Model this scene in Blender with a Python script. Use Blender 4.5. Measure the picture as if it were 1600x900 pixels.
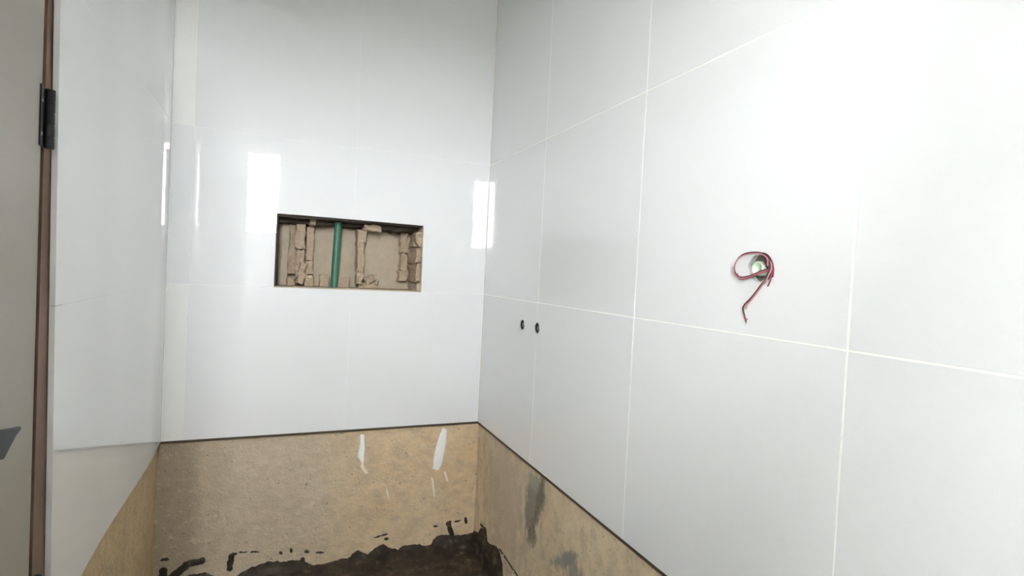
import bpy, bmesh, math, random
from mathutils import Vector, Matrix, noise

for o in list(bpy.data.objects):
    bpy.data.objects.remove(o, do_unlink=True)
scene = bpy.context.scene
C = scene.collection

# ------------------------------------------------------------------ camera
# world: tile face of the back wall is y = 0, camera stands at y < 0,
# z = 0 is the lower edge of the tiling, the floor lies 0.62 m below it
F_PX, YAW, PITCH, ROLL = 842.67, 0.40181, -0.02474, 0.04975
CAM = Vector((0.4039, -2.3701, 0.6980))
fw = Vector((math.sin(YAW) * math.cos(PITCH), math.cos(YAW) * math.cos(PITCH), math.sin(PITCH)))
r0 = Vector((math.cos(YAW), -math.sin(YAW), 0))
u0 = r0.cross(fw)
rt = r0 * math.cos(ROLL) + u0 * math.sin(ROLL)
up = -r0 * math.sin(ROLL) + u0 * math.cos(ROLL)
cd = bpy.data.cameras.new('camera')
cd.sensor_width = 36.0
cd.sensor_fit = 'HORIZONTAL'
cd.lens = F_PX / 1600 * 36.0
cd.clip_start = 0.02
cam = bpy.data.objects.new('camera', cd)
C.objects.link(cam)
m = Matrix((rt, up, -fw)).transposed().to_4x4()
m.translation = CAM
cam.matrix_world = m
scene.camera = cam

# ------------------------------------------------------------------ sky and exposure
world = bpy.data.worlds.new('overcast_sky')
scene.world = world
world.use_nodes = True
bg = world.node_tree.nodes['Background']
bg.inputs['Color'].default_value = (0.96, 0.985, 1.01, 1)
bg.inputs['Strength'].default_value = 95.0
scene.view_settings.view_transform = 'Standard'
scene.view_settings.look = 'None'
scene.view_settings.gamma = 1.0
scene.view_settings.use_curve_mapping = False
scene.view_settings.exposure = 0.73
scene.cycles.use_denoising = True
scene.cycles.sample_clamp_indirect = 0.0
scene.cycles.caustics_reflective = False
scene.cycles.blur_glossy = 0.1
scene.cycles.max_bounces = 16
scene.cycles.diffuse_bounces = 12
scene.cycles.glossy_bounces = 6
scene.cycles.transparent_max_bounces = 8

# window opening in the rear wall
WX0, WX1, WZ0, WZ1 = 0.07, 0.35, 0.96, 1.68
pl = bpy.data.lights.new('window_portal', 'AREA')
pl.shape = 'RECTANGLE'
pl.size, pl.size_y = WX1 - WX0, WZ1 - WZ0
pl.cycles.is_portal = True
po = bpy.data.objects.new('window_portal', pl)
C.objects.link(po)
po.location = ((WX0 + WX1) / 2, -2.955, (WZ0 + WZ1) / 2)
po.rotation_euler = (math.pi / 2, 0, 0)      # shines towards +y
# window with milky glass in the left wall, past the door and behind the camera
SY0, SY1, SZ0, SZ1 = -2.32, -2.90, 0.42, 1.44
pl = bpy.data.lights.new('side_window_portal', 'AREA')
pl.shape = 'RECTANGLE'
pl.size, pl.size_y = SZ1 - SZ0, SY0 - SY1
pl.cycles.is_portal = True
po = bpy.data.objects.new('side_window_portal', pl)
C.objects.link(po)
po.location = (-0.11, (SY0 + SY1) / 2, (SZ0 + SZ1) / 2)
po.rotation_euler = (0, -math.pi / 2, 0)     # shines towards +x

# ------------------------------------------------------------------ dimensions
W = 1.2691            # tile face of the right wall
LT = 0.0106           # the left wall runs slightly out of square
SUB = 0.012           # render lies this far behind the tile face
FLOOR, CEIL = -0.62, 2.10
REAR = -2.95
NX0, NX1, NZ0, NZ1, NY = 0.371, 0.971, 0.600, 0.897, 0.23   # niche

# ------------------------------------------------------------------ node helpers
def newmat(name):
    mt = bpy.data.materials.new(name)
    mt.use_nodes = True
    nt = mt.node_tree
    return mt, nt, nt.nodes['Principled BSDF']

def N(nt, typ, **kw):
    n = nt.nodes.new(typ)
    for k, v in kw.items():
        setattr(n, k, v)
    return n

def lk(nt, a, b):
    nt.links.new(a, b)

def coords(nt, scale=(1, 1, 1), loc=(0, 0, 0)):
    tc = N(nt, 'ShaderNodeTexCoord')
    mp = N(nt, 'ShaderNodeMapping')
    mp.inputs['Scale'].default_value = scale
    mp.inputs['Location'].default_value = loc
    lk(nt, tc.outputs['Object'], mp.inputs['Vector'])
    return mp.outputs['Vector']

def noise_tex(nt, vec, scale, detail=4, rough=0.55):
    n = N(nt, 'ShaderNodeTexNoise')
    n.inputs['Scale'].default_value = scale
    n.inputs['Detail'].default_value = detail
    n.inputs['Roughness'].default_value = rough
    lk(nt, vec, n.inputs['Vector'])
    return n.outputs['Fac']

def ramp(nt, fac, stops):
    r = N(nt, 'ShaderNodeValToRGB')
    e = r.color_ramp.elements
    while len(e) < len(stops):
        e.new(0.5)
    for i, (p, c) in enumerate(stops):
        e[i].position = p
        e[i].color = (c, c, c, 1) if isinstance(c, (int, float)) else (*c, 1)
    lk(nt, fac, r.inputs['Fac'])
    return r.outputs['Color']

def mixc(nt, fac, a, b):
    x = N(nt, 'ShaderNodeMix', data_type='RGBA')
    for sock, v in ((x.inputs['Factor'], fac), (x.inputs['A'], a), (x.inputs['B'], b)):
        if isinstance(v, (int, float)):
            sock.default_value = v
        elif isinstance(v, tuple):
            sock.default_value = (*v, 1)
        else:
            lk(nt, v, sock)
    return x.outputs['Result']

def math_(nt, op, a, b=0.0, clamp=False):
    x = N(nt, 'ShaderNodeMath', operation=op, use_clamp=clamp)
    for s, v in zip(x.inputs, (a, b)):
        if isinstance(v, (int, float)):
            s.default_value = v
        else:
            lk(nt, v, s)
    return x.outputs[0]

def bump(nt, bsdf, height, strength, dist):
    b = N(nt, 'ShaderNodeBump')
    b.inputs['Strength'].default_value = strength
    b.inputs['Distance'].default_value = dist
    lk(nt, height, b.inputs['Height'])
    lk(nt, b.outputs['Normal'], bsdf.inputs['Normal'])

def sep(nt, vec):
    s = N(nt, 'ShaderNodeSeparateXYZ')
    lk(nt, vec, s.inputs[0])
    return s.outputs

def simple(name, col, rough=0.5, metal=0.0, nscale=60, var=0.12, bmp=0.0):
    mt, nt, b = newmat(name)
    v = coords(nt)
    f = noise_tex(nt, v, nscale)
    c = mixc(nt, f, tuple(x * (1 - var) for x in col), tuple(min(1, x * (1 + var)) for x in col))
    lk(nt, c, b.inputs['Base Color'])
    b.inputs['Roughness'].default_value = rough
    b.inputs['Metallic'].default_value = metal
    if bmp:
        bump(nt, b, f, bmp, 0.002)
    return mt

def glazed(name, col, rough, wav=0.02, wsc=9):
    mt, nt, b = newmat(name)
    v = coords(nt)
    f = noise_tex(nt, v, 2.2, 2)
    c = mixc(nt, f, tuple(x * 0.985 for x in col), tuple(min(1, x * 1.015) for x in col))
    lk(nt, c, b.inputs['Base Color'])
    b.inputs['Roughness'].default_value = rough
    b.inputs['IOR'].default_value = 1.5
    bump(nt, b, noise_tex(nt, v, wsc, 1.5), wav, 0.004)
    return mt

M = {}
M['tile'] = glazed('glossy_white_tile', (0.80, 0.812, 0.818), 0.018)
M['tile_cut'] = glazed('cut_strip_tile', (0.86, 0.865, 0.84), 0.16, 0.15, 90)
M['grout'] = simple('white_grout', (0.93, 0.93, 0.90), 0.8, 0, 120, 0.03, 0.1)
M['paint'] = simple('white_wall_paint', (0.82, 0.82, 0.79), 0.7, 0, 20, 0.03, 0.05)
M['ceil'] = simple('bare_concrete_ceiling', (0.34, 0.335, 0.32), 0.8, 0, 20, 0.03, 0.05)

def render_wall(name, base_a, base_b, patches=None, grey_left=False, ax=0):
    """old sand render: tan with trowel streaks, specks and patches"""
    mt, nt, b = newmat(name)
    v = coords(nt)
    big = noise_tex(nt, v, 3.2, 5, 0.6)
    col = mixc(nt, ramp(nt, big, [(0.35, 0.0), (0.65, 1.0)]), base_a, base_b)
    s = sep(nt, v)
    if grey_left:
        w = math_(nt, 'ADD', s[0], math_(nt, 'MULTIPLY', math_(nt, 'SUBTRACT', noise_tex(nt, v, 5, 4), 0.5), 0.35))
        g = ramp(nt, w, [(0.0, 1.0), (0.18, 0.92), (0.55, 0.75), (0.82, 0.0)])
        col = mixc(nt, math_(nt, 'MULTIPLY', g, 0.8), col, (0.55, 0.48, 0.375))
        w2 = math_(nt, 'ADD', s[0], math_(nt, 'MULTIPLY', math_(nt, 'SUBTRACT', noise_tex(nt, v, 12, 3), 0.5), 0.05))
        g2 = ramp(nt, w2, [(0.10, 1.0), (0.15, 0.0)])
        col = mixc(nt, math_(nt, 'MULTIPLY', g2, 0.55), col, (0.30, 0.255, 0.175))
    # trowel streaks
    st = noise_tex(nt, coords(nt, (17, 17, 32) if ax == 0 else (17, 22, 16)), 1.0, 6, 0.7)
    col = mixc(nt, math_(nt, 'MULTIPLY', ramp(nt, st, [(0.46, 0.0), (0.68, 1.0)]), 0.6), col, (0.47, 0.385, 0.27))
    st2 = noise_tex(nt, coords(nt, (30, 30, 48), (3, 1, 7)), 1.0, 5, 0.7)
    col = mixc(nt, math_(nt, 'MULTIPLY', ramp(nt, st2, [(0.54, 0.0), (0.70, 1.0)]), 0.55), col, (0.82, 0.69, 0.51))
    md = noise_tex(nt, coords(nt, (1, 1, 1), (4, 8, 3)), 17, 7, 0.72)
    col = mixc(nt, math_(nt, 'MULTIPLY', ramp(nt, md, [(0.50, 0.0), (0.62, 1.0)]), 0.25), col, (0.47, 0.385, 0.27))
    # specks
    sp = noise_tex(nt, coords(nt, (75, 75, 95), (1, 5, 2)), 1.0, 2, 0.5)
    col = mixc(nt, ramp(nt, sp, [(0.69, 0.0), (0.73, 0.85)]), col, (0.80, 0.73, 0.62))
    dk = noise_tex(nt, coords(nt, (60, 60, 80), (9, 2, 4)), 1.0, 2, 0.5)
    col = mixc(nt, ramp(nt, dk, [(0.69, 0.0), (0.74, 0.7)]), col, (0.14, 0.11, 0.07))
    for (cy, cz, ry, rz, tilt, pc, strg) in (patches or []):
        wob = math_(nt, 'MULTIPLY', math_(nt, 'SUBTRACT', noise_tex(nt, coords(nt, (1, 30, 15)), 1.0, 8, 0.75), 0.5), 2.6)
        dy = math_(nt, 'SUBTRACT', s[1], cy)
        dz = math_(nt, 'SUBTRACT', s[2], cz)
        a = math_(nt, 'ADD', math_(nt, 'MULTIPLY', dy, math.cos(tilt) / ry), math_(nt, 'MULTIPLY', dz, math.sin(tilt) / ry))
        c_ = math_(nt, 'ADD', math_(nt, 'MULTIPLY', dy, -math.sin(tilt) / rz), math_(nt, 'MULTIPLY', dz, math.cos(tilt) / rz))
        d = math_(nt, 'SQRT', math_(nt, 'ADD', math_(nt, 'MULTIPLY', a, a), math_(nt, 'MULTIPLY', c_, c_)))
        d = math_(nt, 'ADD', d, wob)
        col = mixc(nt, math_(nt, 'MULTIPLY', ramp(nt, d, [(0.50, 1.0), (1.0, 0.0)]), strg), col, pc)
    lk(nt, col, b.inputs['Base Color'])
    b.inputs['Roughness'].default_value = 0.9
    h = math_(nt, 'ADD', math_(nt, 'ADD', math_(nt, 'MULTIPLY', st, 0.8), math_(nt, 'MULTIPLY', md, 1.3)), noise_tex(nt, v, 45, 6, 0.7))
    bump(nt, b, h, 0.9, 0.008)
    return mt

TAN_A, TAN_B = (0.73, 0.55, 0.335), (0.82, 0.65, 0.425)
M['render_back'] = render_wall('sand_render_back', TAN_A, TAN_B, grey_left=True)
M['render_right'] = render_wall('sand_render_right', (0.77, 0.61, 0.40), (0.85, 0.70, 0.48), ax=1, patches=[
    (-0.34, -0.20, 0.30, 0.30, 0.0, (0.54, 0.435, 0.33), 0.6),
    (-0.60, -0.15, 0.085, 0.15, 0.25, (0.27, 0.245, 0.19), 0.85),
    (-0.66, -0.09, 0.035, 0.12, 0.15, (0.17, 0.15, 0.11), 0.8),
    (-0.61, -0.26, 0.05, 0.06, 0.0, (0.19, 0.165, 0.12), 0.75),
    (-0.60, -0.06, 0.06, 0.035, 0.2, (0.43, 0.42, 0.33), 0.8),
    (-0.86, -0.22, 0.12, 0.03, -0.55, (0.29, 0.285, 0.25), 0.85),
    (-0.93, -0.24, 0.08, 0.06, 0.0, (0.30, 0.29, 0.25), 0.8)])
M['render_left'] = render_wall('sand_render_left', (0.68, 0.51, 0.28), (0.76, 0.58, 0.33), ax=1)
M['brick'] = render_wall('chipped_brick', (0.50, 0.37, 0.26), (0.56, 0.45, 0.33))
M['nicheback'] = simple('niche_plaster', (0.50, 0.43, 0.32), 0.85, 0, 30, 0.18, 0.5)
M['nicheshade'] = simple('niche_shade_mortar', (0.06, 0.048, 0.035), 0.9, 0, 40, 0.3, 0.6)  # near black: shade at the niche top and left side put into the colour

def mud_mat():
    mt, nt, b = newmat('dark_wet_mortar')
    v = coords(nt)
    f = noise_tex(nt, v, 22, 6, 0.65)
    lk(nt, ramp(nt, f, [(0.3, (0.017, 0.012, 0.007)), (0.56, (0.046, 0.034, 0.021)), (0.74, (0.16, 0.13, 0.09))]), b.inputs['Base Color'])
    lk(nt, ramp(nt, noise_tex(nt, v, 9, 3), [(0.35, 0.55), (0.65, 0.9)]), b.inputs['Roughness'])
    bump(nt, b, noise_tex(nt, v, 60, 5), 0.6, 0.006)
    return mt
M['mud'] = mud_mat()
M['floor'] = simple('cement_floor', (0.10, 0.08, 0.055), 0.7, 0, 12, 0.4, 0.5)
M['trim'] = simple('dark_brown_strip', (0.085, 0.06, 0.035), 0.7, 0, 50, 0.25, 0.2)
M['door'] = simple('grey_beige_door_laminate', (0.35, 0.325, 0.27), 0.45, 0, 7, 0.06, 0.03)
M['frame'] = simple('brown_wood_frame', (0.19, 0.115, 0.08), 0.5, 0, 30, 0.2, 0.1)
M['black'] = simple('black_metal', (0.010, 0.010, 0.013), 0.5, 0.0, 60, 0.2)
M['steel'] = simple('screw_steel', (0.5, 0.5, 0.5), 0.3, 1.0)
M['handle'] = simple('dark_grey_metal', (0.030, 0.036, 0.040), 0.6, 0.0, 60, 0.2)
M['pipe'] = simple('green_pipe_plastic', (0.055, 0.205, 0.125), 0.42, 0, 25, 0.15)
M['red'] = simple('red_wire_insulation', (0.38, 0.06, 0.08), 0.4)
M['pink'] = simple('pink_wire_insulation', (0.56, 0.23, 0.26), 0.4)
M['maroon'] = simple('dark_maroon_shade_wire', (0.10, 0.02, 0.03), 0.4)
M['copper'] = simple('copper', (0.45, 0.2, 0.12), 0.35, 1.0)
M['conduit'] = simple('pale_green_conduit', (0.62, 0.74, 0.60), 0.6)
M['cavity'] = simple('hole_mortar', (0.55, 0.52, 0.46), 0.9, 0, 50, 0.3, 0.5)
M['plaster'] = simple('white_cement_smear', (0.94, 0.935, 0.92), 0.75, 0, 60, 0.04, 0.3)
M['plaster2'] = simple('pale_tan_smear', (0.92, 0.85, 0.72), 0.8, 0, 60, 0.1, 0.3)
M['fit'] = simple('grey_fitting', (0.30, 0.30, 0.28), 0.4, 0.5)
M['fitdark'] = simple('dark_fitting_bore', (0.012, 0.012, 0.010), 0.6)
M['alu'] = simple('white_window_frame', (0.8, 0.8, 0.78), 0.4)
M['ground'] = simple('ground_outside', (0.10, 0.095, 0.07), 0.9, 0, 2, 0.3)

def pane_mat():
    mt, nt, b = newmat('window_glass')
    nt.nodes.remove(b)
    out = nt.nodes['Material Output']
    t = N(nt, 'ShaderNodeBsdfTransparent')
    t.inputs['Color'].default_value = (0.91, 0.91, 0.91, 1)
    g = N(nt, 'ShaderNodeBsdfGlossy')
    g.inputs['Roughness'].default_value = 0.02
    fr = N(nt, 'ShaderNodeFresnel')
    fr.inputs['IOR'].default_value = 1.45
    mx = N(nt, 'ShaderNodeMixShader')
    lk(nt, fr.outputs[0], mx.inputs[0])
    lk(nt, t.outputs[0], mx.inputs[1])
    lk(nt, g.outputs[0], mx.inputs[2])
    lk(nt, mx.outputs[0], out.inputs['Surface'])
    return mt
M['glass'] = pane_mat()
def frosted_mat():
    mt, nt, b = newmat('milky_window_glass')
    nt.nodes.remove(b)
    t = N(nt, 'ShaderNodeBsdfTranslucent')
    f = noise_tex(nt, coords(nt), 30, 2)
    lk(nt, mixc(nt, f, (0.41, 0.41, 0.412), (0.43, 0.43, 0.432)), t.inputs['Color'])
    lk(nt, t.outputs[0], nt.nodes['Material Output'].inputs['Surface'])
    return mt
M['frosted'] = frosted_mat()

# ------------------------------------------------------------------ mesh helpers
def link(name, bm, mat, parent=None, smooth=False):
    me = bpy.data.meshes.new(name)
    bmesh.ops.recalc_face_normals(bm, faces=bm.faces)
    bm.to_mesh(me)
    bm.free()
    if smooth:
        for p in me.polygons:
            p.use_smooth = True
    me.materials.append(mat)
    o = bpy.data.objects.new(name, me)
    C.objects.link(o)
    if parent:
        o.parent = parent
    return o

def struct(o):
    o['kind'] = 'structure'
    return o

def tag(o, label, cat, group=None, kind=None):
    o['label'] = label
    o['category'] = cat
    if group:
        o['group'] = group
    if kind:
        o['kind'] = kind
    return o

def box(bm, x0, x1, y0, y1, z0, z1, mtx=None):
    v = [bm.verts.new((x, y, z)) for x in (x0, x1) for y in (y0, y1) for z in (z0, z1)]
    for f in ((0, 1, 3, 2), (4, 6, 7, 5), (0, 4, 5, 1), (2, 3, 7, 6), (0, 2, 6, 4), (1, 5, 7, 3)):
        bm.faces.new([v[i] for i in f])
    if mtx is not None:
        bmesh.ops.transform(bm, matrix=mtx, verts=v)
    return v

def bevel(bm, w, seg=2):
    bmesh.ops.bevel(bm, geom=list(bm.edges), offset=w, segments=seg, profile=0.5, affect='EDGES')

def prism(poly, place, thick, bev=0.0):
    """polygon (u, v) on a wall; place(u, v, d) gives the point d metres in front of the tile bed"""
    bm = bmesh.new()
    a = [bm.verts.new(place(u, v, 0)) for u, v in poly]
    b = [bm.verts.new(place(u, v, thick)) for u, v in poly]
    n = len(poly)
    bm.faces.new(a[::-1])
    bm.faces.new(b)
    for i in range(n):
        bm.faces.new((a[i], a[(i + 1) % n], b[(i + 1) % n], b[i]))
    if bev:
        bevel(bm, bev, 1)
    return bm

def tube(pts, r, seg=8, cap=True, res=6, taper=None):
    """smooth tube through points (Catmull-Rom)"""
    P = [Vector(p) for p in pts]
    path = []
    for i in range(len(P) - 1):
        p0, p1, p2, p3 = P[max(i - 1, 0)], P[i], P[i + 1], P[min(i + 2, len(P) - 1)]
        for k in range(res):
            t = k / res
            path.append(0.5 * ((2 * p1) + (p2 - p0) * t + (2 * p0 - 5 * p1 + 4 * p2 - p3) * t * t
                               + (3 * p1 - p0 - 3 * p2 + p3) * t ** 3))
    path.append(P[-1])
    bm = bmesh.new()
    rings = []
    nrm = Vector((0.31, 0.53, 0.79))
    for i, c in enumerate(path):
        d = (path[min(i + 1, len(path) - 1)] - path[max(i - 1, 0)]).normalized()
        a = (nrm - d * nrm.dot(d)).normalized()
        nrm = a
        b = d.cross(a)
        rr = r if taper is None else r * taper(i / (len(path) - 1))
        rings.append([bm.verts.new(c + (a * math.cos(2 * math.pi * k / seg) + b * math.sin(2 * math.pi * k / seg)) * rr) for k in range(seg)])
    for A, B in zip(rings, rings[1:]):
        for k in range(seg):
            bm.faces.new((A[k], A[(k + 1) % seg], B[(k + 1) % seg], B[k]))
    if cap:
        bm.faces.new(rings[0][::-1])
        bm.faces.new(rings[-1])
    return bm

def lathe(profile, mtx, seg=28):
    """profile (radius, height) turned about local z, then placed by mtx"""
    bm = bmesh.new()
    rings = []
    for r, h in profile:
        if r < 1e-6:
            rings.append([bm.verts.new((0, 0, h))])
        else:
            rings.append([bm.verts.new((r * math.cos(2 * math.pi * k / seg), r * math.sin(2 * math.pi * k / seg), h)) for k in range(seg)])
    for A, B in zip(rings, rings[1:]):
        for k in range(seg):
            k2 = (k + 1) % seg
            if len(A) == 1 and len(B) == 1:
                continue
            if len(A) == 1:
                bm.faces.new((A[0], B[k], B[k2]))
            elif len(B) == 1:
                bm.faces.new((A[k], A[k2], B[0]))
            else:
                bm.faces.new((A[k], A[k2], B[k2], B[k]))
    bmesh.ops.transform(bm, matrix=mtx, verts=bm.verts)
    return bm

def cut_hole(o, loc, rad, depth=0.05, axis='X', wob=0.0, seed=0):
    """cut a round, slightly ragged hole through a tile on the right wall"""
    bm = bmesh.new()
    seg = 28
    rings = []
    for dx in (-depth, depth):
        rr = []
        for k in range(seg):
            a = 2 * math.pi * k / seg
            r = rad * (1 + wob * noise.noise((math.cos(a) * 2 + seed, math.sin(a) * 2, seed)))
            rr.append(bm.verts.new((loc[0] + dx, loc[1] + r * math.cos(a), loc[2] + r * math.sin(a))))
        rings.append(rr)
    for k in range(seg):
        bm.faces.new((rings[0][k], rings[0][(k + 1) % seg], rings[1][(k + 1) % seg], rings[1][k]))
    bm.faces.new(rings[0][::-1])
    bm.faces.new(rings[1])
    tool = link('cutter', bm, M['tile'])
    md = o.modifiers.new('hole', 'BOOLEAN')
    md.object = tool
    md.operation = 'DIFFERENCE'
    md.solver = 'EXACT'
    dg = bpy.context.evaluated_depsgraph_get()
    me = bpy.data.meshes.new_from_object(o.evaluated_get(dg))
    o.modifiers.remove(md)
    o.data = me
    bpy.data.objects.remove(tool, do_unlink=True)

# ------------------------------------------------------------------ room shell
bm = bmesh.new()
box(bm, -0.15, 1.6, REAR - 0.15, 0.4, FLOOR - 0.12, FLOOR)
box(bm, -1.4, -0.15, -2.16, 0.4, FLOOR - 0.12, FLOOR)
floor = struct(link('floor', bm, M['floor']))
bm = bmesh.new()
box(bm, -0.15, 1.6, REAR - 0.15, 0.4, CEIL, CEIL + 0.12)
box(bm, -1.4, -0.15, -2.16, 0.4, CEIL, CEIL + 0.12)
struct(link('ceiling', bm, M['ceil']))

# back wall with its rectangular niche
bm = bmesh.new()
y0, y1 = SUB, 0.38
box(bm, -0.15, NX0, y0, y1, FLOOR, CEIL)
box(bm, NX1, 1.5, y0, y1, FLOOR, CEIL)
box(bm, NX0, NX1, y0, y1, FLOOR, NZ0)
box(bm, NX0, NX1, y0, y1, NZ1, CEIL)
box(bm, NX0, NX1, NY, y1, NZ0, NZ1)
wall_back = struct(link('wall_back', bm, M['render_back']))

# right wall (with pockets behind the holes is not needed: fittings have their own lining)
bm = bmesh.new()
box(bm, W + SUB, 1.5, REAR, SUB, FLOOR, CEIL)
wall_right = struct(link('wall_right', bm, M['render_right']))

# left wall: runs slightly out of square up to the door frame, goes on past the door
DY0 = -1.187          # start of the door opening, at the frame
DY1 = -2.00
def sstep(a, b, t):
    t = max(0.0, min(1.0, (t - a) / (b - a)))
    return t * t * (3 - 2 * t)
LXT = [0.0]
for k in range(300):       # the wall is bowed: steeper next to the corner
    u = (k + 0.5) * 0.01
    LXT.append(LXT[-1] + 0.01 * (0.050 * (1 - sstep(0.10, 0.28, u)) + 0.002 + 0.034 * sstep(0.62, 0.85, u) * (1 - sstep(1.15, 1.25, u))))
def lx(y):
    t = max(0.0, min(2.99, -y)) * 100
    k = int(t)
    return LXT[k] + (LXT[k + 1] - LXT[k]) * (t - k)
def slab(bm, ya, yb, z0, z1, xin, xout):
    v = []
    for y in (ya, yb):
        for x in (lx(y) + xin, xout):
            for z in (z0, z1):
                v.append(bm.verts.new((x, y, z)))
    for f in ((0, 1, 3, 2), (4, 6, 7, 5), (0, 4, 5, 1), (2, 3, 7, 6), (0, 2, 6, 4), (1, 5, 7, 3)):
        bm.faces.new([v[i] for i in f])
bm = bmesh.new()
slab(bm, SUB, -1.100, FLOOR, CEIL, -SUB, -0.15)
wall_left = struct(link('wall_left', bm, M['render_left']))
bm = bmesh.new()
slab(bm, DY1, SY0, FLOOR, CEIL, 0.0, -0.15)
slab(bm, SY1, REAR, FLOOR, CEIL, 0.0, -0.15)
slab(bm, SY0, SY1, FLOOR, SZ0, 0.0, -0.15)
slab(bm, SY0, SY1, SZ1, CEIL, 0.0, -0.15)
slab(bm, DY0 + 0.01, DY1, 1.46, CEIL, 0.0, -0.15)
struct(link('wall_door_side', bm, M['paint']))
# the passage behind the door
bm = bmesh.new()
box(bm, -1.4, -1.28, -2.16, 0.4, FLOOR, CEIL)
box(bm, -1.28, -0.15, 0.012, 0.4, FLOOR, CEIL)
box(bm, -1.28, -0.15, -2.16, -2.04, FLOOR, CEIL)
struct(link('wall_passage', bm, M['paint']))

# rear wall with the window opening
bm = bmesh.new()
box(bm, -0.15, WX0, REAR - 0.15, REAR, FLOOR, CEIL)
box(bm, WX1, 1.5, REAR - 0.15, REAR, FLOOR, CEIL)
box(bm, WX0, WX1, REAR - 0.15, REAR, FLOOR, WZ0)
box(bm, WX0, WX1, REAR - 0.15, REAR, WZ1, CEIL)
struct(link('wall_rear', bm, M['paint']))
win = struct(bpy.data.objects.new('window_1', None))
C.objects.link(win)
win.location = ((WX0 + WX1) / 2, REAR - 0.08, WZ0)
win.matrix_world = Matrix.Translation(win.location)
def under(o, par):
    o.parent = par
    o.matrix_parent_inverse = Matrix.Translation(-Vector(par.location))
    return o
bm = bmesh.new()
fy0, fy1, fr = REAR - 0.10, REAR - 0.06, 0.012
box(bm, WX0, WX0 + fr, fy0, fy1, WZ0, WZ1)
box(bm, WX1 - fr, WX1, fy0, fy1, WZ0, WZ1)
box(bm, WX0, WX1, fy0, fy1, WZ0, WZ0 + fr)
box(bm, WX0, WX1, fy0, fy1, WZ1 - fr, WZ1)
under(link('window_frame', bm, M['alu']), win)
bm = bmesh.new()
box(bm, WX0 + fr, WX1 - fr, fy0, fy1, WZ1 - 0.085, WZ1 - 0.073)
under(link('transom', bm, M['alu']), win)
bm = bmesh.new()
box(bm, WX0 + 0.150, WX0 + 0.163, fy0, fy1, WZ0 + fr, WZ1 - 0.085)
under(link('mullion', bm, M['alu']), win)
for (a, b, c, d) in ((WX0 + fr, WX0 + 0.150, WZ0 + fr, WZ1 - 0.085), (WX0 + 0.163, WX1 - fr, WZ0 + fr, WZ1 - 0.085), (WX0 + fr, WX1 - fr, WZ1 - 0.073, WZ1 - fr)):
    bm = bmesh.new()
    box(bm, a, b, REAR - 0.082, REAR - 0.078, c, d)
    under(link('pane', bm, M['glass']), win)
win2 = struct(bpy.data.objects.new('window_2', None))
C.objects.link(win2)
win2.location = (-0.08, (SY0 + SY1) / 2, SZ0)
bm = bmesh.new()
fx0, fx1, f2 = -0.10, -0.06, 0.010
box(bm, fx0, fx1, SY0 - f2, SY0, SZ0, SZ1)
box(bm, fx0, fx1, SY1, SY1 + f2, SZ0, SZ1)
box(bm, fx0, fx1, SY1, SY0, SZ0, SZ0 + f2)
box(bm, fx0, fx1, SY1, SY0, SZ1 - f2, SZ1)
under(link('window_frame', bm, M['alu']), win2)
bm = bmesh.new()
ym = (SY0 + SY1) / 2
box(bm, fx0, fx1, ym - 0.004, ym + 0.004, SZ0 + f2, SZ1 - f2)
under(link('mullion', bm, M['alu']), win2)
for a, b in ((SY1 + f2, ym - 0.004), (ym + 0.004, SY0 - f2)):
    bm = bmesh.new()
    box(bm, -0.078, -0.074, a, b, SZ0 + f2, SZ1 - f2)
    under(link('pane', bm, M['frosted']), win2)
# open ground outside
bm = bmesh.new()
box(bm, -60, 40, -60, 40, FLOOR - 0.5, FLOOR - 0.3)
struct(link('ground', bm, M['ground']))

# ------------------------------------------------------------------ tiles
def P_back(u, v, d):  return (u, SUB - 0.003 - d, v)
def P_right(u, v, d): return (W + SUB - 0.003 - d, -u, v)
def P_left(u, v, d):  return (lx(-u) - SUB + 0.003 + d, -u, v)
THK = SUB - 0.003
ROWS = [(0.0, 0.6), (0.6, 1.1992), (1.1992, CEIL - 0.002)]
random.seed(4)

def rect(u0, u1, v0, v1, g, gv=None):
    gv = g if gv is None else gv
    return [(u0 + g, v0 + gv), (u1 - g, v0 + gv), (u1 - g, v1 - gv), (u0 + g, v1 - gv)]

# back wall: a narrow cut strip, then two full columns; the niche is cut out of two tiles
XB = [0.0025, 0.074, 0.6708, W - 0.0025]
G = 0.0006
for ri, (z0, z1) in enumerate(ROWS):
    for ci in range(3):
        x0, x1 = XB[ci], XB[ci + 1]
        poly = rect(x0, x1, z0, z1, G)
        if ri == 1 and ci == 1:
            poly = [(x0 + G, z0 + G), (NX0, z0 + G), (NX0, NZ1 + 0.001), (x1 - G, NZ1), (x1 - G, z1 - G), (x0 + G, z1 - G)]
        if ri == 1 and ci == 2:
            poly = [(x0 + G, NZ1), (NX1, NZ1 - 0.001), (NX1 + 0.001, z0 + G), (x1 - G, z0 + G), (x1 - G, z1 - G), (x0 + G, z1 - G)]
        mt = M['tile_cut'] if (ci == 0 and ri != 1) else M['tile']
        link('tile', prism(poly, P_back, THK, 0.0006), mt, wall_back)
# grout bed between the tiles of the back wall (with the niche left open)
bm = bmesh.new()
gy0, gy1 = SUB - 0.0025 - THK + 0.0006, SUB
for (a, b, c, d) in ((0, NX0 - 0.002, 0.001, CEIL), (NX1 + 0.002, W, 0.001, CEIL), (NX0 - 0.002, NX1 + 0.002, 0.001, NZ0 - 0.002), (NX0 - 0.002, NX1 + 0.002, NZ1 + 0.002, CEIL)):
    box(bm, a, b, gy0, gy1, c, d)
link('grout', bm, M['grout'], wall_back)

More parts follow.
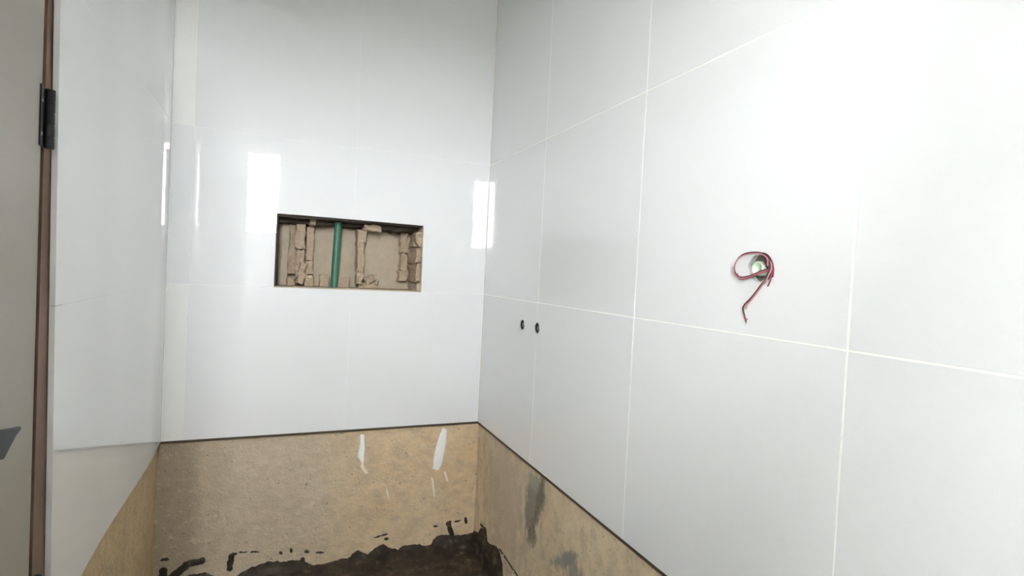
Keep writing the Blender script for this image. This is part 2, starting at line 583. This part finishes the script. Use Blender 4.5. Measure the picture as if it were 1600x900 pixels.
# right wall
UR = [0.002, 0.5844, 1.1764, 1.7684, 2.3604, 2.949]
GR = 0.0017
for ri, (z0, z1) in enumerate(ROWS):
    for ci in range(5):
        g = rect(UR[ci], UR[ci + 1], z0, z1, GR)
        if ci == 0:
            g[0] = (UR[0], g[0][1]); g[3] = (UR[0], g[3][1])
        o = link('tile', prism(g, P_right, THK, 0.0006), M['tile'], wall_right)
        if ri == 0 and ci == 0:
            cut_hole(o, (W, -0.4530, 0.5045), 0.021, wob=0.15, seed=1)
        if ri == 0 and ci in (0, 1):
            cut_hole(o, (W, -0.5870, 0.5065), 0.021, wob=0.15, seed=2)
        if ri == 1 and ci == 2:
            cut_hole(o, (W, -1.5775, 0.7350), 0.027, wob=0.22, seed=5)
bm = bmesh.new()
box(bm, W + 0.0007, W + SUB, REAR, 0.0, 0.001, CEIL)
go = link('grout', bm, M['grout'], wall_right)
cut_hole(go, (W, -0.4530, 0.5045), 0.021, wob=0.15, seed=1)
cut_hole(go, (W, -0.5870, 0.5065), 0.021, wob=0.15, seed=2)
cut_hole(go, (W, -1.5775, 0.7350), 0.027, wob=0.22, seed=5)
cut_hole(wall_right, (W + SUB, -1.5775, 0.7350), 0.029, depth=0.045)
cut_hole(wall_right, (W + SUB, -0.4530, 0.5045), 0.022, depth=0.03)
cut_hole(wall_right, (W + SUB, -0.5870, 0.5065), 0.022, depth=0.03)

# left wall: one wide tile per row, its near edge a little out of plumb as cut at the frame
def edge(z):
    return 1.1290 + 0.0345 * z
def left_strip(z0, z1, d0, d1, u_end0, u_end1, n=40, drop=0.0):
    bm = bmesh.new()
    rows = {}
    for key, z, ue, d in (('bb', z0, u_end0, d0), ('tb', z1, u_end1, d0), ('bf', z0, u_end0, d1), ('tf', z1, u_end1, d1)):
        rows[key] = [(lx(-u) + d, -u, z - (drop * u if key[0] == 'b' else 0.0)) for u in (0.002 + (ue - 0.002) * k / n for k in range(n + 1))]
    def band(A, B_, smooth):
        a = [bm.verts.new(p) for p in A]
        b = [bm.verts.new(p) for p in B_]
        for k in range(len(a) - 1):
            f = bm.faces.new((a[k], a[k + 1], b[k + 1], b[k]))
            f.smooth = smooth
    band(rows['bf'], rows['tf'], True)
    band(rows['bb'], rows['tb'], False)
    band(rows['bb'], rows['bf'], False)
    band(rows['tf'], rows['tb'], False)
    band([rows['bb'][0], rows['bf'][0]], [rows['tb'][0], rows['tf'][0]], False)
    band([rows['bb'][-1], rows['bf'][-1]], [rows['tb'][-1], rows['tf'][-1]], False)
    return bm
for ri, (z0, z1) in enumerate(ROWS):
    link('tile', left_strip(z0 + 0.0004, z1 - 0.0004, -SUB + 0.003, 0.0, edge(z0), edge(z1), drop=0.012 if ri == 0 else 0.0), M['tile'], wall_left)
link('grout', left_strip(0.001, CEIL, -SUB, -0.0008, 1.105, 1.105), M['tile'], wall_left)

# dark brown strips under the lowest course
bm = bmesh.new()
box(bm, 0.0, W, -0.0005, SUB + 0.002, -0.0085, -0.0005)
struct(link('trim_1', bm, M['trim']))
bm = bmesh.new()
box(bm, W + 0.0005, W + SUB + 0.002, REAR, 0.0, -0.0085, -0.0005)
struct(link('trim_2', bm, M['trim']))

# ------------------------------------------------------------------ door, frame and hinges
HX, HY = 0.022, DY0 - 0.012          # hinge axis
TH = math.radians(10)
bm = bmesh.new()
box(bm, -0.14, 0.015, -1.186, -1.100, FLOOR, 1.46)
box(bm, -0.14, 0.022, DY1, DY1 + 0.05, FLOOR, 1.46)
box(bm, -0.14, 0.014, DY1, -1.186, 1.42, 1.46)
frame = struct(link('trim_3', bm, M['frame']))

door = struct(bpy.data.objects.new('door_1', None))
C.objects.link(door)
door.location = (HX, HY, FLOOR)
# local x runs along the leaf away from the hinge, local y faces the room
dv = Vector((math.sin(TH), -math.cos(TH), 0))
nv = Vector((math.cos(TH), math.sin(TH), 0))
dm = Matrix((dv, nv, Vector((0, 0, 1)))).transposed().to_4x4()
door.rotation_euler = dm.to_euler() if dm.determinant() > 0 else (0, 0, 0)
FLIP = dm.determinant() < 0
if FLIP:      # use a right-handed frame: local y points into the wall
    dm = Matrix((dv, -nv, Vector((0, 0, 1)))).transposed().to_4x4()
    door.rotation_euler = dm.to_euler()
S = -1 if FLIP else 1
def dbox(name, x0, x1, y0, y1, z0, z1, mat, bev=0.002, parent=None):
    bm = bmesh.new()
    box(bm, x0, x1, min(S * y0, S * y1), max(S * y0, S * y1), z0, z1)
    bevel(bm, bev)
    return link(name, bm, mat, parent or door)
dbox('door_leaf', 0.004, 0.76, -0.043, -0.006, 0.012, 2.03, M['door'])
def hinge(zc, h=0.102):
    k = dbox('hinge', -0.008, 0.026, -0.0062, -0.0035, zc - h / 2, zc + h / 2, M['black'], 0.0008)
    T = Matrix.Translation((-0.009, S * 0.002, zc - h / 2))
    n = 5
    prof = [(0, 0)]
    for i in range(n):
        a, b = h * i / n + 0.0006, h * (i + 1) / n - 0.0006
        prof += [(0.0072, a), (0.0080, a + 0.0008), (0.0080, b - 0.0008), (0.0072, b)]
    prof += [(0, h)]
    link('knuckle', lathe(prof, T, 16), M['black'], k, True)
    for dz in (-0.3, 0.25):
        T = Matrix.Translation((0.019, S * -0.0035, zc + dz * h)) @ Matrix.Rotation(math.radians(-90 * S), 4, 'X')
        link('screw', lathe([(0.0035, 0), (0.0032, 0.001), (0.0015, 0.0014), (0, 0.0014)], T, 10), M['steel'], k, True)
hinge(0.926 - FLOOR)
hinge(0.075 - FLOOR)
hz = 0.507 - FLOOR
hd = dbox('door_handle', 0.585, 0.635, -0.006, 0.003, hz - 0.09, hz + 0.09, M['handle'], 0.003)
bm = tube([(0.61, S * 0.0, hz + 0.015), (0.61, S * 0.035, hz + 0.015), (0.603, S * 0.048, hz + 0.015)], 0.010, 12)
link('spindle', bm, M['handle'], hd, True)
bm = bmesh.new()
v = []
for (x, zt, zb, yy) in ((0.625, 0.046, 0.018, 0.012), (0.55, 0.024, -0.004, 0.010), (0.49, 0.010, 0.001, 0.006), (0.462, 0.004, 0.000, 0.004)):
    v.append([bm.verts.new((x, S * (0.05 + a * yy / 2), hz + b)) for a, b in ((-1, zb), (1, zb), (1, zt), (-1, zt))])
for A, B in zip(v, v[1:]):
    for k in range(4):
        bm.faces.new((A[k], A[(k + 1) % 4], B[(k + 1) % 4], B[k]))
bm.faces.new(v[0]); bm.faces.new(v[-1][::-1])
bmesh.ops.recalc_face_normals(bm, faces=bm.faces)
bevel(bm, 0.0015)
link('lever', bm, M['handle'], hd)

# ------------------------------------------------------------------ niche interior: broken masonry and a pipe
def rough_block(name, c, size, mat, seed, amp=0.006, cuts=5, rot=0.0, taper=None):
    bm = bmesh.new()
    bmesh.ops.create_cube(bm, size=1.0)
    bmesh.ops.subdivide_edges(bm, edges=bm.edges[:], cuts=cuts, use_grid_fill=True)
    for v in bm.verts:
        p = Vector((v.co.x * size[0], v.co.y * size[1], v.co.z * size[2]))
        if taper:
            p.x *= 1 + taper * v.co.z
        n = noise.noise_vector(p * 45 + Vector((seed * 3.1, seed * 1.7, seed)))
        amp_ = amp * 1.35
        n3 = noise.noise_vector(p * 22 + Vector((seed * 5.3, 2, seed))) * amp_ * (0.8 if amp > 0.003 else 0.2)
        n2 = noise.noise_vector(p * 120 + Vector((seed, seed * 2, 1)))
        v.co = p + n * amp_ + n2 * amp_ * 0.5 + n3
    bmesh.ops.transform(bm, matrix=Matrix.Translation(c) @ Matrix.Rotation(rot, 4, 'Y'), verts=bm.verts)
    return link(name, bm, mat, wall_back)

def niche_slab(name, x0, x1, z0, z1, y0, y1, mat, seed, amp=0.002):
    return rough_block(name, ((x0 + x1) / 2, (y0 + y1) / 2, (z0 + z1) / 2), (x1 - x0, y1 - y0, z1 - z0), mat, seed, amp)

# plastered back and sill; dark head and cheek paint in the niche shade
niche_slab('niche_plaster', NX0 + 0.004, NX1 - 0.004, NZ0, NZ1, NY - 0.012, NY + 0.02, M['nicheback'], 1, 0.0025)
niche_slab('niche_sill', NX0 + 0.002, NX1 - 0.002, NZ0 - 0.012, NZ0 + 0.004, 0.016, NY, M['nicheback'], 2, 0.0015)
niche_slab('niche_head_and_shade', NX0 + 0.002, NX1 - 0.002, NZ1 - 0.008, NZ1 + 0.02, 0.022, NY, M['nicheshade'], 3, 0.004)
niche_slab('niche_head_and_shade', NX0 + 0.002, 0.560, NZ1 - 0.026, NZ1 + 0.01, 0.110, NY, M['nicheshade'], 33, 0.007)  # these lower pieces hang down to thicken the painted band of shade
niche_slab('niche_head_and_shade', 0.545, 0.730, NZ1 - 0.022, NZ1 + 0.01, 0.120, NY, M['nicheshade'], 34, 0.007)
niche_slab('niche_head_and_shade', 0.800, NX1 - 0.002, NZ1 - 0.024, NZ1 + 0.01, 0.090, NY, M['nicheshade'], 35, 0.008)
niche_slab('niche_cheek', NX0 - 0.01, NX0 + 0.007, NZ0, NZ1, 0.018, NY, M['nicheshade'], 4, 0.002)
# left group of broken bricks
B = 'brick'
niche_slab(B, 0.395, 0.420, 0.600, 0.875, 0.185, 0.225, M['nicheback'], 6, 0.003)
niche_slab(B, 0.424, 0.455, 0.655, 0.870, 0.165, 0.225, M['brick'], 7, 0.006)
niche_slab(B, 0.447, 0.484, 0.765, 0.888, 0.120, 0.215, M['brick'], 8, 0.006)
niche_slab(B, 0.452, 0.486, 0.640, 0.762, 0.140, 0.215, M['brick'], 9, 0.007)
rough_block(B, (0.476, 0.130, 0.660), (0.026, 0.05, 0.085), M['brick'], 10, 0.005, rot=0.12)
niche_slab(B, 0.492, 0.520, 0.715, 0.860, 0.150, 0.215, M['brick'], 11, 0.004)
niche_slab(B, 0.492, 0.522, 0.655, 0.712, 0.140, 0.215, M['brick'], 12, 0.004)
niche_slab(B, 0.490, 0.524, 0.600, 0.653, 0.145, 0.215, M['brick'], 13, 0.004)
niche_slab(B, 0.500, 0.525, 0.868, 0.895, 0.085, 0.20, M['brick'], 14, 0.005)
niche_slab('mortar_lump', 0.420, 0.450, 0.606, 0.636, 0.120, 0.17, M['brick'], 15, 0.007)
# low blocks either side of the pipe
niche_slab(B, 0.553, 0.592, 0.600, 0.655, 0.150, 0.215, M['brick'], 16, 0.002)
niche_slab(B, 0.628, 0.676, 0.600, 0.652, 0.140, 0.215, M['brick'], 17, 0.002)
# middle pillar of broken brick
rough_block(B, (0.722, 0.165, 0.836), (0.038, 0.085, 0.058), M['brick'], 18, 0.003, taper=0.15)
rough_block(B, (0.720, 0.165, 0.742), (0.028, 0.080, 0.125), M['brick'], 19, 0.004, taper=0.25)
rough_block(B, (0.719, 0.155, 0.650), (0.026, 0.080, 0.056), M['brick'], 20, 0.005)
rough_block(B, (0.765, 0.135, 0.876), (0.075, 0.09, 0.026), M['brick'], 21, 0.005, rot=0.05)
rough_block('mortar_lump', (0.765, 0.150, 0.642), (0.042, 0.06, 0.030), M['brick'], 22, 0.006, rot=-0.5)
rough_block('mortar_lump', (0.790, 0.175, 0.640), (0.030, 0.05, 0.040), M['nicheback'], 23, 0.006)
niche_slab(B, 0.720, 0.800, 0.598, 0.622, 0.150, 0.21, M['brick'], 24, 0.004)
# right group
niche_slab(B, 0.905, 0.938, 0.775, 0.862, 0.165, 0.215, M['brick'], 25, 0.005)
niche_slab(B, 0.908, 0.936, 0.695, 0.770, 0.160, 0.215, M['brick'], 26, 0.004)
niche_slab(B, 0.902, 0.936, 0.640, 0.692, 0.155, 0.215, M['brick'], 27, 0.004)
niche_slab(B, 0.950, 0.978, 0.800, 0.868, 0.030, 0.205, M['brick'], 28, 0.008)
niche_slab(B, 0.948, 0.978, 0.728, 0.795, 0.030, 0.205, M['brick'], 29, 0.008)
niche_slab(B, 0.952, 0.978, 0.645, 0.722, 0.030, 0.205, M['brick'], 30, 0.006)
niche_slab(B, 0.955, 0.980, 0.598, 0.636, 0.022, 0.205, M['nicheback'], 31, 0.004)

bm = tube([(0.619, 0.125, 0.925), (0.618, 0.122, 0.87), (0.614, 0.118, 0.74), (0.611, 0.116, 0.64), (0.611, 0.116, 0.575)], 0.0155, 20)
tag(link('water_pipe', bm, M['pipe'], None, True), 'green plastic water pipe running upright through the open wall niche', 'pipe')

# white and pale smears on the bare render of the back wall
def smear(poly, mat, thick, seed):
    cx = sum(p[0] for p in poly) / len(poly); cz = sum(p[1] for p in poly) / len(poly)
    bm = bmesh.new()
    n = len(poly)
    fine = []
    for i in range(n):
        a, b = poly[i], poly[(i + 1) % n]
        for k in range(4):
            t = k / 4
            q = noise.noise_vector((a[0] * 90 + k, a[1] * 90, seed)) * 0.0016
            fine.append((a[0] + (b[0] - a[0]) * t + q.x, a[1] + (b[1] - a[1]) * t + q.y))
    rings = []
    for s, d in ((1.0, -0.002), (0.93, 0.5), (0.6, 0.9)):
        rings.append([bm.verts.new((cx + (x - cx) * s, SUB - d * thick, cz + (z - cz) * s)) for x, z in fine])
    c = bm.verts.new((cx, SUB - thick, cz))
    m_ = len(fine)
    for A, B_ in zip(rings, rings[1:]):
        for k in range(m_):
            bm.faces.new((A[k], A[(k + 1) % m_], B_[(k + 1) % m_], B_[k]))
    for k in range(m_):
        bm.faces.new((rings[-1][k], rings[-1][(k + 1) % m_], c))
    return link('cement_smear', bm, mat, wall_back, True)
smear([(0.7364, -0.0274), (0.7527, -0.0286), (0.758, -0.0882), (0.756, -0.145), (0.751, -0.165), (0.742, -0.145), (0.7289, -0.1247), (0.7351, -0.0776)], M['plaster'], 0.003, 1)
smear([(0.742, -0.165), (0.752, -0.150), (0.762, -0.18), (0.776, -0.200), (0.768, -0.205), (0.752, -0.188)], M['plaster2'], 0.002, 2)
smear([(1.1054, -0.0208), (1.1243, -0.034), (1.1246, -0.1026), (1.1082, -0.1956), (1.0916, -0.2198), (1.0665, -0.2095), (1.0692, -0.1486), (1.0865, -0.07)], M['plaster'], 0.004, 3)
smear([(1.0587, -0.2454), (1.0712, -0.2556), (1.0842, -0.3403), (1.0762, -0.3396)], M['plaster2'], 0.002, 4)
smear([(0.8538, -0.2675), (0.8662, -0.2919), (0.8733, -0.3272), (0.8643, -0.3147)], M['plaster2'], 0.002, 5)
smear([(1.1182, -0.2245), (1.1308, -0.2318), (1.1452, -0.2752), (1.1328, -0.2739)], M['plaster2'], 0.002, 6)

# ------------------------------------------------------------------ dark wet mortar along the foot of the walls
BL = [(-0.02, -0.60), (0.04, -0.545), (0.09, -0.54), (0.16, -0.533), (0.20, -0.56), (0.27, -0.57), (0.32, -0.545), (0.3917, -0.5273), (0.4406, -0.5391), (0.5177, -0.5402), (0.5615, -0.5728), (0.6108, -0.5852), (0.6683, -0.5836), (0.7075, -0.5662), (0.7413, -0.5377), (0.7887, -0.5622), (0.8263, -0.5366), (0.8566, -0.5254), (0.883, -0.5473), (0.9224, -0.563), (0.9506, -0.5469), (1.0181, -0.5513), (1.0711, -0.5743), (1.0863, -0.5377), (1.1082, -0.5259), (1.1561, -0.5268), (1.2236, -0.5396), (1.29, -0.535)]
BR = [(-0.02, -0.53), (0.06, -0.51), (0.09, -0.47), (0.15, -0.455), (0.175, -0.49), (0.22, -0.485), (0.28, -0.463), (0.32, -0.462), (0.36, -0.50), (0.38, -0.59), (0.9, -0.63), (3.0, -0.64)]
# thin daubs above the edge: (u0, z0, u1, z1, radius)
DAUBS_B = [(0.020, -0.505, 0.020, -0.56, 0.014), (0.018, -0.460, 0.030, -0.462, 0.007), (0.050, -0.535, 0.105, -0.492, 0.015), (0.105, -0.492, 0.150, -0.487, 0.013),
           (0.252, -0.486, 0.250, -0.535, 0.011), (0.280, -0.473, 0.352, -0.482, 0.003), (0.258, -0.478, 0.270, -0.478, 0.006),
           (0.435, -0.498, 0.438, -0.500, 0.006), (0.475, -0.492, 0.476, -0.500, 0.006), (0.535, -0.510, 0.540, -0.512, 0.006), (0.575, -0.520, 0.605, -0.526, 0.004),
           (0.52, -0.54, 0.522, -0.555, 0.008), (0.815, -0.492, 0.875, -0.482, 0.003), (0.866, -0.505, 0.872, -0.506, 0.006),
           (1.155, -0.478, 1.172, -0.530, 0.011), (1.150, -0.470, 1.163, -0.470, 0.006), (1.180, -0.470, 1.212, -0.470, 0.003), (1.236, -0.460, 1.240, -0.482, 0.006), (1.085, -0.478, 1.10, -0.480, 0.003)]
DAUBS_R = [(0.085, -0.458, 0.155, -0.452, 0.006), (0.155, -0.452, 0.180, -0.520, 0.008), (0.32, -0.455, 0.52, -0.467, 0.004)]
def pl(tab, u):
    for (a, b), (c, d) in zip(tab, tab[1:]):
        if a <= u <= c:
            return b + (d - b) * (u - a) / (c - a)
    return tab[-1][1]
def segd(u, z, s):
    a, b, c, d, r = s
    L2 = (c - a) ** 2 + (d - b) ** 2
    t = max(0, min(1, ((u - a) * (c - a) + (z - b) * (d - b)) / L2)) if L2 else 0
    return math.hypot(u - a - t * (c - a), z - b - t * (d - b)) - r
bm = bmesh.new()
def relief(tab, daubs, u1, place, du=0.004, top=-0.435):
    nu, nz = int(u1 / du), int((top - FLOOR) / du) + 1
    grid = {}
    for i in range(nu + 1):
        u = i * u1 / nu
        zb = pl(tab, u)
        for j in range(nz + 1):
            z = FLOOR - 0.004 + j * du
            n = noise.noise((u * 60, z * 60, 3.0)) * 0.005 + noise.noise((u * 160, z * 160, 9.0)) * 0.003
            d = zb - z + n
            t = min(0.020, d * 0.45) + noise.noise((u * 30, z * 42, 5.5)) * 0.005 * min(1, max(0, d / 0.03))
            if d <= 0:
                t = d
            for s in daubs:
                e = -segd(u, z, s) + n * 0.9
                if e > 0:
                    t = max(t, min(0.004, e * 0.7))
                else:
                    t = max(t, e)
            grid[i, j] = (u, z, t)
    vs = {}
    def vert(k):
        if k not in vs:
            u, z, t = grid[k]
            vs[k] = bm.verts.new(place(u, z, max(t, -0.001)))
        return vs[k]
    for i in range(nu):
        for j in range(nz):
            ks = ((i, j), (i + 1, j), (i + 1, j + 1), (i, j + 1))
            if any(grid[k][2] > 0 for k in ks):
                bm.faces.new([vert(k) for k in ks])
relief(BL, DAUBS_B, W + SUB, lambda u, z, t: (u, SUB - t, z))
relief(BR, DAUBS_R, 0.60, lambda u, z, t: (W + SUB - t, SUB - u, z))
# uneven bed on the floor
nx, ny = 110, 90
g = []
for i in range(nx + 1):
    row = []
    for j in range(ny + 1):
        x = 0.012 + (W - 0.004) * i / nx
        y = SUB - 1.0 * j / ny
        h = 0.022 + 0.012 * noise.noise((x * 8, y * 8, 1)) + 0.006 * noise.noise((x * 25, y * 25, 4)) + 0.035 * math.exp(-max(0, -y) / 0.05) * (0.4 + 0.6 * x / W)
        h *= min(1, (1.0 - j / ny) * 5)
        row.append(bm.verts.new((x, y, FLOOR + max(h, 0.0005))))
    g.append(row)
for i in range(nx):
    for j in range(ny):
        bm.faces.new((g[i][j], g[i + 1][j], g[i + 1][j + 1], g[i][j + 1]))
tag(link('wet_mortar', bm, M['mud'], None, True), 'dark brown wet mortar smeared along the foot of the bare walls', 'mortar', kind='stuff')

# ------------------------------------------------------------------ pipe outlets and loose cable on the right wall
RX = Matrix.Rotation(math.radians(-90), 4, 'Y')      # local +z -> world -x (out of the wall)
def outlet(y, z, label):
    e = bpy.data.objects.new('pipe_outlet', None)
    C.objects.link(e)
    e.location = (W + 0.022, y, z)
    e.rotation_euler = RX.to_euler()
    tag(e, label, 'pipe outlet', 'capped outlets for the mixer tap')
    I = Matrix.Identity(4)
    link('socket', lathe([(0.0195, 0.0), (0.0195, 0.018), (0.0180, 0.020), (0.0155, 0.020), (0.0150, 0.018), (0.0150, 0.004), (0, 0.004)], I), M['fitdark'], e, True)
    link('thread', lathe([(0.0150, 0.006), (0.0140, 0.008), (0.0150, 0.010), (0.0140, 0.012), (0.0150, 0.014), (0.0140, 0.016), (0.0149, 0.017)], I), M['fitdark'], e)
    p = link('plug', lathe([(0, 0.004), (0.0105, 0.005), (0.0105, 0.0165), (0.0085, 0.018), (0.0045, 0.018), (0.0040, 0.014), (0, 0.014)], I, 6), M['fit'], e)
    return e
outlet(-0.4530, 0.5045, 'dark round pipe outlet in the right wall, nearer the corner')
outlet(-0.5870, 0.5065, 'dark round pipe outlet cut into the vertical joint of the right wall')

cable = bpy.data.objects.new('electric_cable', None)
C.objects.link(cable)
cable.location = (W, -1.5775, 0.7350)
tag(cable, 'loop of red and pink wires hanging from a hole in the right wall', 'cable')
def cpart(name, bm, mat, smooth=True):
    return under(link(name, bm, mat, None, smooth), cable)
hole_M = Matrix.Translation((W + 0.052, -1.5775, 0.7350)) @ RX
cpart('hole_lining', lathe([(0, 0), (0.0285, 0.0), (0.0285, 0.044), (0.0265, 0.0445)], hole_M, 24), M['cavity'])
con_M = Matrix.Translation((W + 0.046, -1.568, 0.735)) @ RX
cpart('conduit_end', lathe([(0.010, 0.0), (0.010, 0.042), (0.0145, 0.042), (0.0145, 0.0)], con_M, 22), M['conduit'])
LOOP = [(-1.6011, 0.7433), (-1.6032, 0.7556), (-1.5921, 0.7632), (-1.5764, 0.766), (-1.5526, 0.7639), (-1.5367, 0.755), (-1.5277, 0.7406), (-1.5287, 0.7275), (-1.5362, 0.7184), (-1.5497, 0.7161), (-1.5672, 0.7204), (-1.5855, 0.7283), (-1.6053, 0.7347)]
TAIL = [(-1.6029, 0.7522), (-1.6117, 0.7399), (-1.6116, 0.7276), (-1.6061, 0.7152), (-1.5974, 0.705), (-1.5761, 0.6789), (-1.5582, 0.6625), (-1.5522, 0.6543), (-1.5521, 0.6452), (-1.5577, 0.6263)]
def off(i, n, lo, hi):
    return lo + (hi - lo) * math.sin(math.pi * i / (n - 1))
inside = [(W + 0.03, -1.572, 0.737), (W + 0.005, -1.590, 0.742)]
def wire(name, mat, pts2, lo, hi, dy=0.0, dz=0.0, r=0.0014, pre=inside, wob=0.0, seed=0):
    n = len(pts2)
    P = list(pre)
    for i, (y, z) in enumerate(pts2):
        q = noise.noise_vector((i * 0.9, seed, 2.0)) * wob
        P.append((W - off(i, n, lo, hi) - q.x, y + dy + q.y, z + dz + q.z))
    return cpart(name, tube(P, r, 8), mat)
wire('red_wire', M['maroon'], LOOP, 0.004, 0.014, 0, 0, 0.0013)
wire('pink_wire', M['pink'], LOOP, 0.006, 0.017, -0.001, -0.0028, 0.0013, wob=0.0012, seed=3)
wire('red_wire', M['red'], LOOP[7:], 0.006, 0.012, 0.0, -0.0045, 0.0012, pre=[], wob=0.001, seed=8)
wire('tail_wire', M['maroon'], TAIL, 0.005, 0.012, 0, 0, 0.0015)
wire('tail_wire', M['pink'], TAIL[:-2], 0.006, 0.014, -0.0035, -0.001, 0.0014, wob=0.001, seed=5)
wire('tail_wire', M['maroon'], TAIL[:5], 0.004, 0.010, 0.002, 0.001, 0.0018)
wire('short_wire_and_shade', M['red'], [(-1.600, 0.755), (-1.6125, 0.742), (-1.6155, 0.727), (-1.6120, 0.712), (-1.603, 0.700)], 0.003, 0.008, 0, 0, 0.0014)
wire('short_wire_and_shade', M['maroon'], [(-1.585, 0.7625), (-1.600, 0.7600), (-1.611, 0.748), (-1.6150, 0.733), (-1.6120, 0.718)], 0.003, 0.007, 0, 0, 0.0022)  # thick and dark, painting in shade along the hole's right edge
wire('short_wire_and_shade', M['maroon'], [(-1.588, 0.7605), (-1.602, 0.7555), (-1.609, 0.745), (-1.6115, 0.733), (-1.606, 0.722), (-1.600, 0.714)], 0.001, 0.004, 0, 0, 0.0020)  # added to deepen that dark crescent where the hole lies in shade
cpart('copper_end', tube([(W - 0.005, -1.5577, 0.6263), (W - 0.007, -1.5590, 0.6225)], 0.0008, 6), M['copper'])
wire('tail_wire', M['red'], [(-1.553, 0.640), (-1.558, 0.633), (-1.562, 0.6325)], 0.006, 0.009, 0, 0, 0.0013, pre=[])
